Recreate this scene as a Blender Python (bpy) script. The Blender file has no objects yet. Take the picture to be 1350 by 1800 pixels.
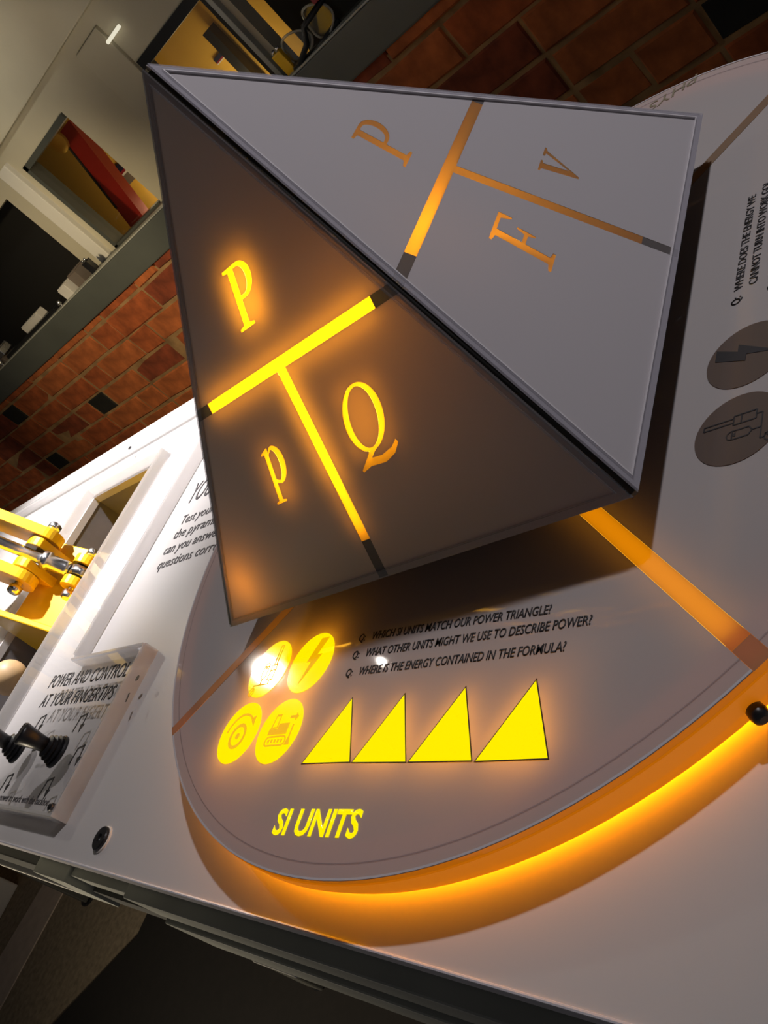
import bpy, bmesh, math, random
from mathutils import Vector, Matrix
from mathutils.geometry import delaunay_2d_cdt
random.seed(4)
scn = bpy.context.scene
COL = scn.collection

# ------------------------------------------------------------------ units
S = 0.30                 # one modelling unit (the radius of the big round disc) in metres
Z0 = 0.87                # height of the disc's top above the floor, metres
ZT = -0.085              # table top, in units below the disc top
ZP = -0.040              # top of the clear cover sheet
WALL = 3.40              # front of the brick wall
FAR = 3.75               # front of the far white wall
FLOOR = -Z0 / S
TURN = math.radians(2.3)

def W(x, y, z):
    return Vector((x * S, y * S, z * S + Z0))

# ------------------------------------------------------------------ camera
cam_d = bpy.data.cameras.new('camera')
cam = bpy.data.objects.new('camera', cam_d)
COL.objects.link(cam)
R_ = ((0.6375122, 0.3366994, -0.6929731), (-0.2028607, -0.7943530, -0.5725827), (-0.7432535, 0.5056054, -0.4381066))
cam_pos = W(1.2535342, -1.2049889, 0.8489787)
cam.matrix_world = Matrix((
    (R_[0][0], -R_[1][0], -R_[2][0], cam_pos.x),
    (R_[0][1], -R_[1][1], -R_[2][1], cam_pos.y),
    (R_[0][2], -R_[1][2], -R_[2][2], cam_pos.z),
    (0, 0, 0, 1)))
cam_d.sensor_fit = 'VERTICAL'
cam_d.sensor_height = 36.0
cam_d.sensor_width = 27.0
cam_d.lens = 1573.5874 / 1800 * 36
cam_d.clip_start = 0.01
scn.camera = cam

# ------------------------------------------------------------------ world, lights, exposure
wd = bpy.data.worlds.new('world')
scn.world = wd
wd.use_nodes = True
wd.node_tree.nodes['Background'].inputs[0].default_value = (0.95, 0.92, 1.0, 1)
wd.node_tree.nodes['Background'].inputs[1].default_value = 0.066
scn.view_settings.view_transform = 'Standard'
scn.view_settings.look = 'None'
scn.view_settings.exposure = 0.0
scn.view_settings.gamma = 1.0
scn.view_settings.use_curve_mapping = False
scn.cycles.use_denoising = True
scn.cycles.max_bounces = 10
scn.cycles.transparent_max_bounces = 16
scn.cycles.sample_clamp_indirect = 6.0
scn.cycles.caustics_reflective = False
scn.cycles.caustics_refractive = False

def spot(name, loc, target, power, color, angle, blend=0.5, radius=0.05):
    l = bpy.data.lights.new(name, 'SPOT')
    l.energy = power; l.color = color; l.spot_size = math.radians(angle); l.spot_blend = blend; l.shadow_soft_size = radius
    o = bpy.data.objects.new(name, l); COL.objects.link(o)
    o.location = loc
    o.rotation_euler = (Vector(target) - Vector(loc)).to_track_quat('-Z', 'Y').to_euler()
    return o
def lamp(name, loc, power, color, radius=0.02):
    l = bpy.data.lights.new(name, 'POINT')
    l.energy = power; l.color = color; l.shadow_soft_size = radius
    o = bpy.data.objects.new(name, l); COL.objects.link(o); o.location = loc
    return o

spot('key_spotlight', W(1.6, 2.15, 3.9), W(-0.25, 0.0, 0), 37, (1.0, 0.95, 0.98), 54, 1.0, 0.025)
spot('digger_spotlight', W(-2.6, 2.6, 4.6), W(-3.0, 0.95, ZT), 380, (1.0, 0.955, 0.955), 46, 0.9, 0.03)
spot('brick_spotlight', W(-4.0, 0.2, 1.9), W(-5.9, WALL, -0.3), 36, (1.0, 0.80, 0.50), 62, 0.9, 0.05)
spot('upper_room_fill', W(-4.0, 1.8, 3.2), W(-5.4, FAR, 2.3), 7, (1.0, 0.93, 0.78), 70, 1.0, 0.05)  # invented fill that brightens the bulkhead
spot('floor_fill_light', W(-3.0, -4.2, -1.0), W(-3.6, -0.9, -1.2), 48, (1.0, 0.85, 0.62), 120, 1.0, 0.1)  # unseen low fill, added to lift the rails and floor
AMB = (1.0, 0.42, 0.03)

# ------------------------------------------------------------------ materials
MATS = {}
def nt(name):
    m = bpy.data.materials.new(name); m.use_nodes = True
    t = m.node_tree; t.nodes.clear()
    out = t.nodes.new('ShaderNodeOutputMaterial')
    return m, t, out
def principled(name, col, rough=0.5, metal=0.0, spec=0.5, noise=0.0, nscale=20.0, bump=0.0, coat=0.0, emit=None, estr=0.0):
    m, t, out = nt(name)
    b = t.nodes.new('ShaderNodeBsdfPrincipled')
    b.inputs['Base Color'].default_value = (*col, 1)
    b.inputs['Roughness'].default_value = rough
    b.inputs['Metallic'].default_value = metal
    b.inputs['Specular IOR Level'].default_value = spec
    b.inputs['Coat Weight'].default_value = coat
    b.inputs['Coat Roughness'].default_value = 0.03
    if emit:
        b.inputs['Emission Color'].default_value = (*emit, 1); b.inputs['Emission Strength'].default_value = estr
    if noise or bump:
        tc = t.nodes.new('ShaderNodeTexCoord'); nz = t.nodes.new('ShaderNodeTexNoise')
        nz.inputs['Scale'].default_value = nscale; nz.inputs['Detail'].default_value = 5
        t.links.new(tc.outputs['Object'], nz.inputs['Vector'])
        if noise:
            r = t.nodes.new('ShaderNodeMapRange')
            r.inputs['To Min'].default_value = 1 - noise; r.inputs['To Max'].default_value = 1 + noise
            r.inputs['From Min'].default_value = 0.3; r.inputs['From Max'].default_value = 0.7
            t.links.new(nz.outputs['Fac'], r.inputs['Value'])
            mx = t.nodes.new('ShaderNodeMix'); mx.data_type = 'RGBA'; mx.blend_type = 'MULTIPLY'
            mx.inputs[0].default_value = 1; mx.inputs[6].default_value = (*col, 1)
            t.links.new(r.outputs[0], mx.inputs[7]); t.links.new(mx.outputs[2], b.inputs['Base Color'])
        if bump:
            bp = t.nodes.new('ShaderNodeBump'); bp.inputs['Strength'].default_value = bump; bp.inputs['Distance'].default_value = 0.004
            t.links.new(nz.outputs['Fac'], bp.inputs['Height']); t.links.new(bp.outputs[0], b.inputs['Normal'])
    t.links.new(b.outputs[0], out.inputs[0])
    MATS[name] = m
    return m
def schlick(t, f0=0.04, f90=1.0):
    """reflectance of a thin sheet, the same from both of its sides"""
    lw = t.nodes.new('ShaderNodeLayerWeight')
    p = t.nodes.new('ShaderNodeMath'); p.operation = 'POWER'; p.inputs[1].default_value = 5
    m = t.nodes.new('ShaderNodeMath'); m.operation = 'MULTIPLY_ADD'; m.inputs[1].default_value = f90 - f0; m.inputs[2].default_value = f0
    t.links.new(lw.outputs['Facing'], p.inputs[0]); t.links.new(p.outputs[0], m.inputs[0])
    return m
def film(name, col, trans, tcol=None, rough=0.04, gloss=1.0):
    """thin printed sheet: reflects some light, lets some through diffusely, shiny on top"""
    m, t, out = nt(name)
    d = t.nodes.new('ShaderNodeBsdfDiffuse'); d.inputs[0].default_value = (*col, 1)
    r = t.nodes.new('ShaderNodeBsdfTranslucent'); r.inputs[0].default_value = (*(tcol or col), 1)
    a = t.nodes.new('ShaderNodeMixShader'); a.inputs[0].default_value = trans
    t.links.new(d.outputs[0], a.inputs[1]); t.links.new(r.outputs[0], a.inputs[2])
    g = t.nodes.new('ShaderNodeBsdfGlossy'); g.inputs[0].default_value = (gloss, gloss, gloss, 1); g.inputs[1].default_value = rough
    f = schlick(t)
    b = t.nodes.new('ShaderNodeMixShader')
    t.links.new(f.outputs[0], b.inputs[0]); t.links.new(a.outputs[0], b.inputs[1]); t.links.new(g.outputs[0], b.inputs[2])
    t.links.new(b.outputs[0], out.inputs[0]); MATS[name] = m
    return m
def clear(name, tint=(0.97, 0.97, 0.97), haze=0.0, hcol=(0.6, 0.6, 0.6), rough=0.03, f0=0.04, through=0.0, f90=1.0):
    m, t, out = nt(name)
    tr = t.nodes.new('ShaderNodeBsdfTransparent'); tr.inputs[0].default_value = (*tint, 1)
    d = t.nodes.new('ShaderNodeBsdfDiffuse'); d.inputs[0].default_value = (*hcol, 1)
    if through:
        tl = t.nodes.new('ShaderNodeBsdfTranslucent'); tl.inputs[0].default_value = (*hcol, 1)
        dm = t.nodes.new('ShaderNodeMixShader'); dm.inputs[0].default_value = through
        t.links.new(d.outputs[0], dm.inputs[1]); t.links.new(tl.outputs[0], dm.inputs[2]); d = dm
    a = t.nodes.new('ShaderNodeMixShader'); a.inputs[0].default_value = haze
    t.links.new(tr.outputs[0], a.inputs[1]); t.links.new(d.outputs[0], a.inputs[2])
    g = t.nodes.new('ShaderNodeBsdfGlossy'); g.inputs[1].default_value = rough
    f = schlick(t, f0, f90)
    b = t.nodes.new('ShaderNodeMixShader')
    t.links.new(f.outputs[0], b.inputs[0]); t.links.new(a.outputs[0], b.inputs[1]); t.links.new(g.outputs[0], b.inputs[2])
    t.links.new((b if f0 > 0 else a).outputs[0], out.inputs[0]); MATS[name] = m
    return m
def emission(name, col, strength):
    m, t, out = nt(name)
    e = t.nodes.new('ShaderNodeEmission'); e.inputs[0].default_value = (*col, 1); e.inputs[1].default_value = strength
    t.links.new(e.outputs[0], out.inputs[0]); MATS[name] = m
    return m

M_white = principled('white_acrylic', (0.64, 0.61, 0.595), 0.35, spec=0.45)
M_edge = principled('white_sheet_edge', (0.70, 0.68, 0.72), 0.3)
M_film = film('grey_translucent_film', (0.43, 0.405, 0.405), 0.15, (0.80, 0.60, 0.20))
M_filmp = film('grey_panel_film', (0.42, 0.40, 0.42), 0.11, (0.8, 0.50, 0.30))
M_filmr = film('grey_panel_film_right', (0.42, 0.40, 0.42), 0.02, (0.5, 0.4, 0.35))
M_amber = film('amber_insert', (0.42, 0.27, 0.18), 0.68, (1.0, 0.66, 0.03))
M_ambdull = film('unlit_amber_insert', (0.26, 0.19, 0.135), 0.3, (1.0, 0.6, 0.1))
M_dullgrey = film('unlit_clear_window', (0.12, 0.11, 0.11), 0.1)
M_clear = clear('clear_acrylic', (0.96, 0.965, 0.96))
M_clearedge = clear('frosted_acrylic_edge', (0.98, 0.98, 0.98), 0.55, (0.92, 0.91, 0.91), 0.12, 0.04, 0.6)
M_panelline = clear('panel_edge_line', (0.9, 0.9, 0.9), 0.75, (0.72, 0.69, 0.72), 0.12)
M_panelband = clear('panel_edge_band', (0.95, 0.95, 0.96), 0.35, (0.52, 0.50, 0.56), 0.1)
M_clearband = clear('clear_border_band', (0.95, 0.95, 0.96), 0.10, (0.40, 0.39, 0.42), 0.1)
M_lit = principled('backlit_yellow', (0.02, 0.015, 0.0), 0.06, emit=(1.0, 0.80, 0.0), estr=1.06)
M_guide = emission('light_guide', (1.0, 0.44, 0.02), 15.0)
M_guidep = emission('panel_light_guide', (1.0, 0.50, 0.02), 26.0)
M_guidemid = emission('medium_light_guide', (1.0, 0.47, 0.02), 9.0)
M_guidelow = emission('dim_light_guide', (1.0, 0.42, 0.02), 0.6)
M_guideline = emission('line_light_guide', (1.0, 0.45, 0.02), 1.6)
M_ring = principled('amber_ring', (0.55, 0.28, 0.06), 0.35, emit=(1.0, 0.25, 0.0), estr=0.42)
M_strip = emission('led_strip', (1.0, 0.38, 0.0), 13.0)
M_black = principled('black_plastic', (0.012, 0.012, 0.014), 0.35)
M_ink = principled('black_ink', (0.02, 0.018, 0.02), 0.5)
M_inkgrey = principled('grey_ink', (0.045, 0.04, 0.045), 0.5)
M_inkfaint = principled('faint_ink', (0.22, 0.19, 0.13), 0.5)
M_inkamber = principled('amber_ink', (0.08, 0.04, 0.0), 0.6, emit=(0.92, 0.46, 0.0), estr=0.92)
M_outline = principled('dark_outline_ink', (0.05, 0.015, 0.0), 0.5)
M_yellow = principled('yellow_plastic', (0.85, 0.50, 0.01), 0.3, spec=0.4)
M_steel = principled('polished_steel', (0.86, 0.86, 0.88), 0.24, 1.0)
M_darksteel = principled('dark_steel', (0.12, 0.12, 0.13), 0.3, 0.9)
M_wood = principled('pale_wood', (0.55, 0.36, 0.18), 0.5, noise=0.15, nscale=40)
M_rail = principled('grey_painted_rail', (0.40, 0.41, 0.37), 0.45, noise=0.1, nscale=15)
M_raildark = principled('dark_rail', (0.055, 0.055, 0.05), 0.5)
M_well = principled('grey_well_lining', (0.21, 0.195, 0.20), 0.45, noise=0.12, nscale=25)
M_ledge = principled('grey_green_ledge', (0.10, 0.11, 0.10), 0.45, noise=0.08, nscale=10)
M_mortar = principled('lime_mortar', (0.34, 0.20, 0.085), 0.95, noise=0.4, nscale=18, bump=0.6)
BR = [principled('red_brick', (0.36, 0.085, 0.022), 0.9, noise=0.4, nscale=26, bump=0.7),
      principled('orange_brick', (0.42, 0.115, 0.03), 0.9, noise=0.4, nscale=22, bump=0.7),
      principled('dark_red_brick', (0.22, 0.045, 0.016), 0.9, noise=0.45, nscale=24, bump=0.7)]
M_brickblack = principled('black_brick', (0.012, 0.011, 0.009), 0.8, noise=0.3, nscale=25, bump=0.6)
M_plaster = principled('cream_plaster', (0.52, 0.48, 0.36), 0.85, noise=0.05, nscale=6)
M_plaster2 = principled('cream_plaster_soffit', (0.60, 0.56, 0.43), 0.85, noise=0.05, nscale=6)
M_frame = principled('grey_window_frame', (0.075, 0.08, 0.07), 0.4)
M_frameblack = principled('black_window_frame', (0.008, 0.008, 0.008), 0.4)
M_post = principled('pale_post', (0.75, 0.73, 0.66), 0.6)
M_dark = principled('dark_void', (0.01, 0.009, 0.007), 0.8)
M_yellowwall = principled('ochre_wall', (0.70, 0.42, 0.06), 0.8, noise=0.06, nscale=5)
M_redbeam = principled('red_beam', (0.24, 0.009, 0.005), 0.45)
M_navy = principled('navy_print', (0.015, 0.015, 0.04), 0.5)
M_crimson = principled('crimson_print', (0.25, 0.01, 0.02), 0.5)
M_greyprint = principled('grey_print', (0.16, 0.13, 0.11), 0.5)
M_floor = principled('brown_carpet', (0.27, 0.215, 0.145), 0.95, noise=0.25, nscale=60)
M_floorstrip = principled('pale_floor_strip', (0.52, 0.43, 0.36), 0.7, noise=0.1, nscale=30)
M_floorshadow = principled('painted_floor_shadow', (0.008, 0.006, 0.005), 0.95, noise=0.2, nscale=60)  # near-black colour imitates shade on the carpet
M_whiteobj = principled('white_plastic', (0.70, 0.68, 0.64), 0.4)
M_ceil = principled('dark_ceiling', (0.05, 0.045, 0.04), 0.9)

# ------------------------------------------------------------------ builders
def empty(name, o, label=None, cat=None, group=None, rot=0.0):
    e = bpy.data.objects.new(name, None); COL.objects.link(e)
    e.location = W(*o); e.rotation_euler = (0, 0, rot); e.empty_display_size = 0.02
    e['o'] = list(o)
    if label: e['label'] = label
    if cat: e['category'] = cat
    if group: e['group'] = group
    return e
def org(parent):
    while parent.parent is not None: parent = parent.parent
    return Vector(parent['o'])
def nb(): return bmesh.new()
def put(name, bm, mats, parent=None, o=None, smooth=False, keep=False):
    origin = org(parent) if parent is not None else Vector(o or (0, 0, 0))
    for v in bm.verts: v.co = (v.co - origin) * S
    if not keep: bmesh.ops.recalc_face_normals(bm, faces=bm.faces)
    me = bpy.data.meshes.new(name); bm.to_mesh(me); bm.free()
    if not isinstance(mats, (list, tuple)): mats = [mats]
    for m in mats: me.materials.append(m)
    if smooth:
        for p in me.polygons: p.use_smooth = True
    ob = bpy.data.objects.new(name, me); COL.objects.link(ob)
    if parent is not None: ob.parent = parent
    else: ob.location = W(*origin); ob['o'] = list(origin)
    return ob
def tag(o, label, cat, group=None):
    o['label'] = label; o['category'] = cat
    if group: o['group'] = group
    return o
def struct(o, label=None):
    o['kind'] = 'structure'
    if label: o['label'] = label
    return o
def box(bm, x0, x1, y0, y1, z0, z1, bev=0.0, mi=0):
    r = bmesh.ops.create_cube(bm, size=1)
    vs = r['verts']
    for v in vs:
        v.co = Vector(((x0 + x1) / 2 + v.co.x * (x1 - x0), (y0 + y1) / 2 + v.co.y * (y1 - y0), (z0 + z1) / 2 + v.co.z * (z1 - z0)))
    fs = list({f for v in vs for f in v.link_faces})
    for f in fs: f.material_index = mi
    if bev:
        es = list({e for v in vs for e in v.link_edges})
        bmesh.ops.bevel(bm, geom=es, offset=bev, segments=2, affect='EDGES', profile=0.6)
    return bm
def tube(bm, pts, rad, seg=12, cap=True):
    pts = [Vector(p) for p in pts]
    rads = rad if isinstance(rad, (list, tuple)) else [rad] * len(pts)
    rings = []
    prev = None
    for i, p in enumerate(pts):
        t = (pts[min(i + 1, len(pts) - 1)] - pts[max(i - 1, 0)]).normalized()
        if prev is None:
            a = Vector((0, 0, 1)) if abs(t.z) < 0.9 else Vector((1, 0, 0))
            u = t.cross(a).normalized()
        else:
            u = (prev - t * prev.dot(t)).normalized()
        prev = u
        w = t.cross(u)
        rings.append([bm.verts.new(p + (u * math.cos(2 * math.pi * k / seg) + w * math.sin(2 * math.pi * k / seg)) * rads[i]) for k in range(seg)])
    for a, b in zip(rings, rings[1:]):
        for k in range(seg):
            f = bm.faces.new((a[k], a[(k + 1) % seg], b[(k + 1) % seg], b[k])); f.smooth = True
    if cap:
        bm.faces.new(rings[0][::-1]); bm.faces.new(rings[-1])
    return bm
def lathe(bm, prof, c, seg=32):
    """profile (r, z) turned about the vertical through c"""
    rings = []
    for r, z in prof:
        if r < 1e-6: rings.append([bm.verts.new((c[0], c[1], c[2] + z))])
        else: rings.append([bm.verts.new((c[0] + r * math.cos(2 * math.pi * k / seg), c[1] + r * math.sin(2 * math.pi * k / seg), c[2] + z)) for k in range(seg)])
    for a, b in zip(rings, rings[1:]):
        for k in range(seg):
            k2 = (k + 1) % seg
            if len(a) == 1: bm.faces.new((a[0], b[k], b[k2]))
            elif len(b) == 1: bm.faces.new((a[k], a[k2], b[0]))
            else: bm.faces.new((a[k], a[k2], b[k2], b[k]))
    return bm
def cdt(loops):
    """triangles covering the outer loop(s) minus the holes (even-odd)"""
    vs, faces = [], []
    for lp in loops:
        n = len(vs); vs += [Vector((p[0], p[1])) for p in lp]; faces.append(list(range(n, n + len(lp))))
    edges = [(f[i], f[(i + 1) % len(f)]) for f in faces for i in range(len(f))]
    r = delaunay_2d_cdt(vs, edges, [], 0, 1e-7)
    pts = r[0]; keep = []
    for t in r[2]:
        a, b, c = (pts[i] for i in t)
        if abs((b - a).cross(c - a)) < 1e-10: continue
        x, y = (a.x + b.x + c.x) / 3, (a.y + b.y + c.y) / 3
        inside = False
        for lp in loops:
            for i in range(len(lp)):
                x0, y0 = lp[i - 1]; x1, y1 = lp[i]
                if (y0 > y) != (y1 > y) and x < (x1 - x0) * (y - y0) / (y1 - y0) + x0: inside = not inside
        if inside: keep.append(tuple(t) if (b - a).cross(c - a) > 0 else tuple(reversed(t)))
    return pts, keep
def plate(bm, loops, fr, d0, d1, mis=(0, 0)):
    """flat plate in frame fr = (origin, u, v, n) between offsets d0 (back) and d1 (front); mis = material of front, of back and sides"""
    o, u, v, n = fr
    vs, tris = cdt(loops)
    F = [bm.verts.new(o + u * p.x + v * p.y + n * d1) for p in vs]
    B = [bm.verts.new(o + u * p.x + v * p.y + n * d0) for p in vs]
    cnt = {}
    for t in tris:
        f = bm.faces.new([F[i] for i in t]); f.material_index = mis[0]
        g = bm.faces.new([B[i] for i in reversed(t)]); g.material_index = mis[1]
        for i in range(len(t)):
            a, b = t[i], t[(i + 1) % len(t)]
            cnt[(a, b)] = cnt.get((a, b), 0) + 1
    for (a, b) in cnt:
        if (b, a) not in cnt:
            f = bm.faces.new((F[b], F[a], B[a], B[b])); f.material_index = mis[-1]
    return bm
def circ(cx, cy, r, n=40, ry=None, a0=0, a1=360):
    ry = ry or r
    full = abs(a1 - a0 - 360) < 1e-6
    m = n if full else n + 1
    return [(cx + r * math.cos(math.radians(a0 + (a1 - a0) * i / n)), cy + ry * math.sin(math.radians(a0 + (a1 - a0) * i / n))) for i in range(m)]
def rect(x0, y0, x1, y1): return [(x0, y0), (x1, y0), (x1, y1), (x0, y1)]
def xf(lp, k, ox, oy, shear=0.0, ky=None):
    ky = ky or k
    return [(ox + x * k + y * ky * shear, oy + y * ky) for x, y in lp]
def band(p, q, w):
    """thin quad along a line, for drawn strokes"""
    d = (Vector(q) - Vector(p)).normalized(); n = Vector((-d.y, d.x)) * w / 2
    P, Q = Vector(p), Vector(q)
    return [tuple(P - n), tuple(Q - n), tuple(Q + n), tuple(P + n)]
def ringarc(cx, cy, r0, r1, a0, a1, n=24):
    return circ(cx, cy, r1, n, None, a0, a1) + circ(cx, cy, r0, n, None, a0, a1)[::-1]
def flat(name, polys, fr, mat, parent, d=0.0004, th=0.0012):
    """print or thin inlay: separate polygons lying on a surface"""
    bm = nb()
    for loops in polys:
        if loops and not isinstance(loops[0], list): loops = [loops]
        plate(bm, loops, fr, d, d + th)
    return put(name, bm, mat, parent, keep=True)
def text(name, s, p0, ux, uy, n, mat, parent, bold=0.0, shear=0.0, d=0.0006, th=0.001):
    """lettering whose baseline runs from p0 along ux (full width) and whose capitals are uy tall"""
    cu = bpy.data.curves.new('lettering', 'FONT'); cu.body = s; cu.offset = bold; cu.resolution_u = 3
    ob = bpy.data.objects.new('lettering', cu); COL.objects.link(ob)
    dg = bpy.context.evaluated_depsgraph_get(); dg.update()
    me = bpy.data.meshes.new_from_object(ob.evaluated_get(dg))
    bpy.data.objects.remove(ob); bpy.data.curves.remove(cu)
    xs = [v.co.x for v in me.vertices]
    x0, x1 = min(xs), max(xs)
    bm = nb(); bm.from_mesh(me); bpy.data.meshes.remove(me)
    CAP = 0.73
    p0, ux, uy, n = Vector(p0), Vector(ux), Vector(uy), Vector(n).normalized()
    for v in bm.verts:
        a = (v.co.x - x0) / (x1 - x0); b = v.co.y / CAP
        v.co = p0 + ux * a + uy * b + ux.normalized() * (b * shear * uy.length) + n * (d + th)
    r = bmesh.ops.extrude_face_region(bm, geom=list(bm.faces))
    for g in r['geom']:
        if isinstance(g, bmesh.types.BMVert): g.co -= n * th
    return put(name, bm, mat, parent)

# ================================================================== SETTING
bm = nb(); box(bm, -16, 8, -9, 9, FLOOR - 0.1, FLOOR)
struct(put('floor', bm, M_floor, o=(0, 0, FLOOR)))
bm = nb(); box(bm, -16, 8, -9, 9, 9.4, 9.5)
struct(put('ceiling', bm, M_ceil, o=(0, 0, 9.4)))
bm = nb(); box(bm, -16, -15.9, -9, 9, FLOOR, 9.4)
struct(put('wall_side', bm, MATS['cream_plaster'], o=(-16, 0, FLOOR)))
# pale strip across the floor; black sheet beside it stands in for table shadow
fr = (Vector((0, 0, FLOOR)), Vector((1, 0, 0)), Vector((0, 1, 0)), Vector((0, 0, 1)))
bm = nb(); plate(bm, [[(-9.0, -4.0), (-8.1, -4.0), (-7.85, -0.2), (-8.35, -0.2)]], fr, 0.0, 0.012)
struct(put('trim_1', bm, M_floorstrip, o=(-8.3, -2, FLOOR), keep=True))
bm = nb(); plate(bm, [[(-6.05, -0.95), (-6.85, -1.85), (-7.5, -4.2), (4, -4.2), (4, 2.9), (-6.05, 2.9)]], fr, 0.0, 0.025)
m_ = put('floor_shadow_sheet', bm, M_floorshadow, o=(-3, 0, FLOOR), keep=True)
tag(m_, 'large black sheet on the brown floor standing in for the exhibit table shadow', 'shadow')

# ---- brick wall below the ledge: every brick a piece of its own
bm = nb(); box(bm, -15, 6, WALL + 0.010, WALL + 0.32, FLOOR, 0.10)
wall = struct(put('wall_back', bm, M_mortar, o=(-4, WALL + 0.1, FLOOR)))
CH, BL = 0.2405, 0.735          # course height and brick pitch
def brick_mesh(L, seed):
    rnd = random.Random(seed)
    b = nb()
    h = CH - 0.020
    c = 0.012
    y1 = 0.03
    outer = [(-L / 2, -h / 2), (L / 2, -h / 2), (L / 2, h / 2), (-L / 2, h / 2)]
    outer = [(x + rnd.uniform(-.006, .006), z + rnd.uniform(-.006, .006)) for x, z in outer]
    back = [b.verts.new((x, y1, z)) for x, z in outer]
    mid = [b.verts.new((x, c * 0.8 + rnd.uniform(0, .006), z)) for x, z in outer]
    front = [b.verts.new((x * (1 - 2 * c / L), rnd.uniform(-.004, .004), z * (1 - 2 * c / h))) for x, z in outer]
    for A_, B_ in ((back, mid), (mid, front)):
        for k in range(4): b.faces.new((A_[k], A_[(k + 1) % 4], B_[(k + 1) % 4], B_[k]))
    b.faces.new(front); b.faces.new(back[::-1])
    bmesh.ops.recalc_face_normals(b, faces=b.faces)
    for v in b.verts: v.co *= S
    me = bpy.data.meshes.new('brick'); b.to_mesh(me); b.free()
    return me
variants = {}
for kind, L in (('s', BL - 0.020), ('h', BL / 2 - 0.020)):
    for mi, mm in enumerate(BR + [M_brickblack]):
        for sd in range(2):
            me = brick_mesh(L, sd * 7 + mi + (50 if kind == 'h' else 0)); me.materials.append(mm)
            variants[(kind, mi, sd)] = me
wo = Vector(wall['o'])
BLACK = [(-8.7, -0.08), (-7.35, -0.56), (-9.2, -0.80), (-8.9, -0.8), (-0.2, -0.8), (-0.45, -1.04)]
for ci in range(7):
    zc = 0.043 + CH / 2 - CH * ci
    x = -13.2 + (0.0 if ci % 2 else BL / 2) + 0.21
    while x < 2.2:
        kind = 'h' if random.random() < 0.22 else 's'
        L = BL / 2 if kind == 'h' else BL
        xc = x + L / 2
        mi = random.choice([0, 0, 1, 1, 2])
        for bx, bz in BLACK:
            if abs(bz - zc) < CH / 2 and abs(bx - xc) < L / 2 - 0.05:
                mi = 3; kind = 'h'; L = BL / 2; xc = x + L / 2
        b = bpy.data.objects.new('brick', variants[(kind, mi, random.randint(0, 1))]); COL.objects.link(b)
        b.parent = wall
        b.location = (Vector((xc, WALL + random.uniform(-0.006, 0.008), zc)) - wo) * S
        b.rotation_euler = (random.uniform(-.01, .01), random.uniform(-.008, .008), random.uniform(-.01, .01))
        x += L
# ---- grey ledge on top of the brick wall
bm = nb(); box(bm, -15, 6, WALL - 0.02, WALL + 0.36, 0.125, 0.372, 0.012)
struct(put('trim_2', bm, M_ledge, o=(-4, WALL + 0.1, 0.125)))

bm = nb(); box(bm, -15, 6, WALL - 0.026, WALL + 0.10, 0.372, 0.384, 0.004)
struct(put('trim_7', bm, M_rail, o=(-4, WALL, 0.372)))
# ---- far wall of the upper room with two framed openings and a dark doorway
frw = (Vector((0, FAR, 0)), Vector((1, 0, 0)), Vector((0, 0, 1)), Vector((0, -1, 0)))
W1 = (-5.50, 0.36, -4.66, 1.30)     # first window opening x0 z0 x1 z1
W2 = (-3.72, 0.36, -2.90, 1.10)
DK = (-15.0, 0.36, -6.02, 1.27)     # dark bay on the left
DR = (-2.80, 0.36, 6.0, 2.4)        # dark bay on the right
bm = nb()
plate(bm, [rect(-15.2, 0.30, 6.2, 9.4), rect(W1[0], W1[1], W1[2], W1[3]), rect(W2[0], W2[1], W2[2], W2[3]), rect(*DK), rect(*DR)], frw, -0.12, 0.0)
struct(put('wall_far', bm, M_plaster, o=(-4, FAR, 0.3), keep=True))
# bulkhead standing proud above, and pale pilaster strip between dark bay and first opening
bm = nb(); box(bm, -15, -3.45, FAR - 0.05, FAR + 0.02, 1.52, 3.4, 0.01)
struct(put('trim_3', bm, M_plaster2, o=(-6, FAR, 1.5)))
bm = nb(); box(bm, -5.77, -5.60, FAR - 0.05, FAR + 0.01, 0.372, 1.42, 0.01)
struct(put('trim_4', bm, M_post, o=(-5.7, FAR, 0.37)))
bm = nb(); box(bm, -4.08, -3.745, FAR - 0.03, FAR + 0.01, 0.372, 1.42, 0.008)
struct(put('trim_5', bm, M_plaster, o=(-3.9, FAR, 0.37)))
# bright lamp strip on the bulkhead's end
bm = nb(); box(bm, -3.76, -3.57, FAR - 0.05, FAR - 0.025, 1.293, 1.318, 0.008)
lo = put('strip_lamp', bm, emission('strip_lamp_glow', (1.0, 0.93, 0.72), 0.8), o=(-3.66, FAR - 0.04, 1.29))
tag(lo, 'short glowing strip lamp high on the cream wall above the black framed opening', 'lamp')

def window(name, w, fm, th, sides):
    bm = nb()
    x0, z0, x1, z1 = w
    y0, y1 = FAR - 0.02, FAR + 0.10
    e = empty(name, (x0, FAR, z0)); e['kind'] = 'structure'
    if 'l' in sides: box(bm, x0, x0 + th, y0, y1, z0, z1)
    if 'r' in sides: box(bm, x1 - th * 0.7, x1, y0, y1, z0, z1)
    if 't' in sides: box(bm, x0, x1, y0, y1, z1 - th, z1)
    box(bm, x0, x1, y0, y1, z0, z0 + 0.03)
    put('window_frame', bm, fm, e)
    bm = nb(); box(bm, x0, x1, FAR + 0.04, FAR + 0.05, z0, z1)
    put('pane', bm, M_clear, e)
    return e
window('window_1', W1, M_frame, 0.048, 'lt')
w2 = window('window_2', W2, M_frameblack, 0.07, 'tr')
# bright-edged right jamb of the second opening
bm = nb(); box(bm, -2.895, -2.855, FAR - 0.05, FAR + 0.02, 0.372, 1.1, 0.005)
struct(put('trim_6', bm, M_rail, o=(-2.87, FAR, 0.37)))

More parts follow.
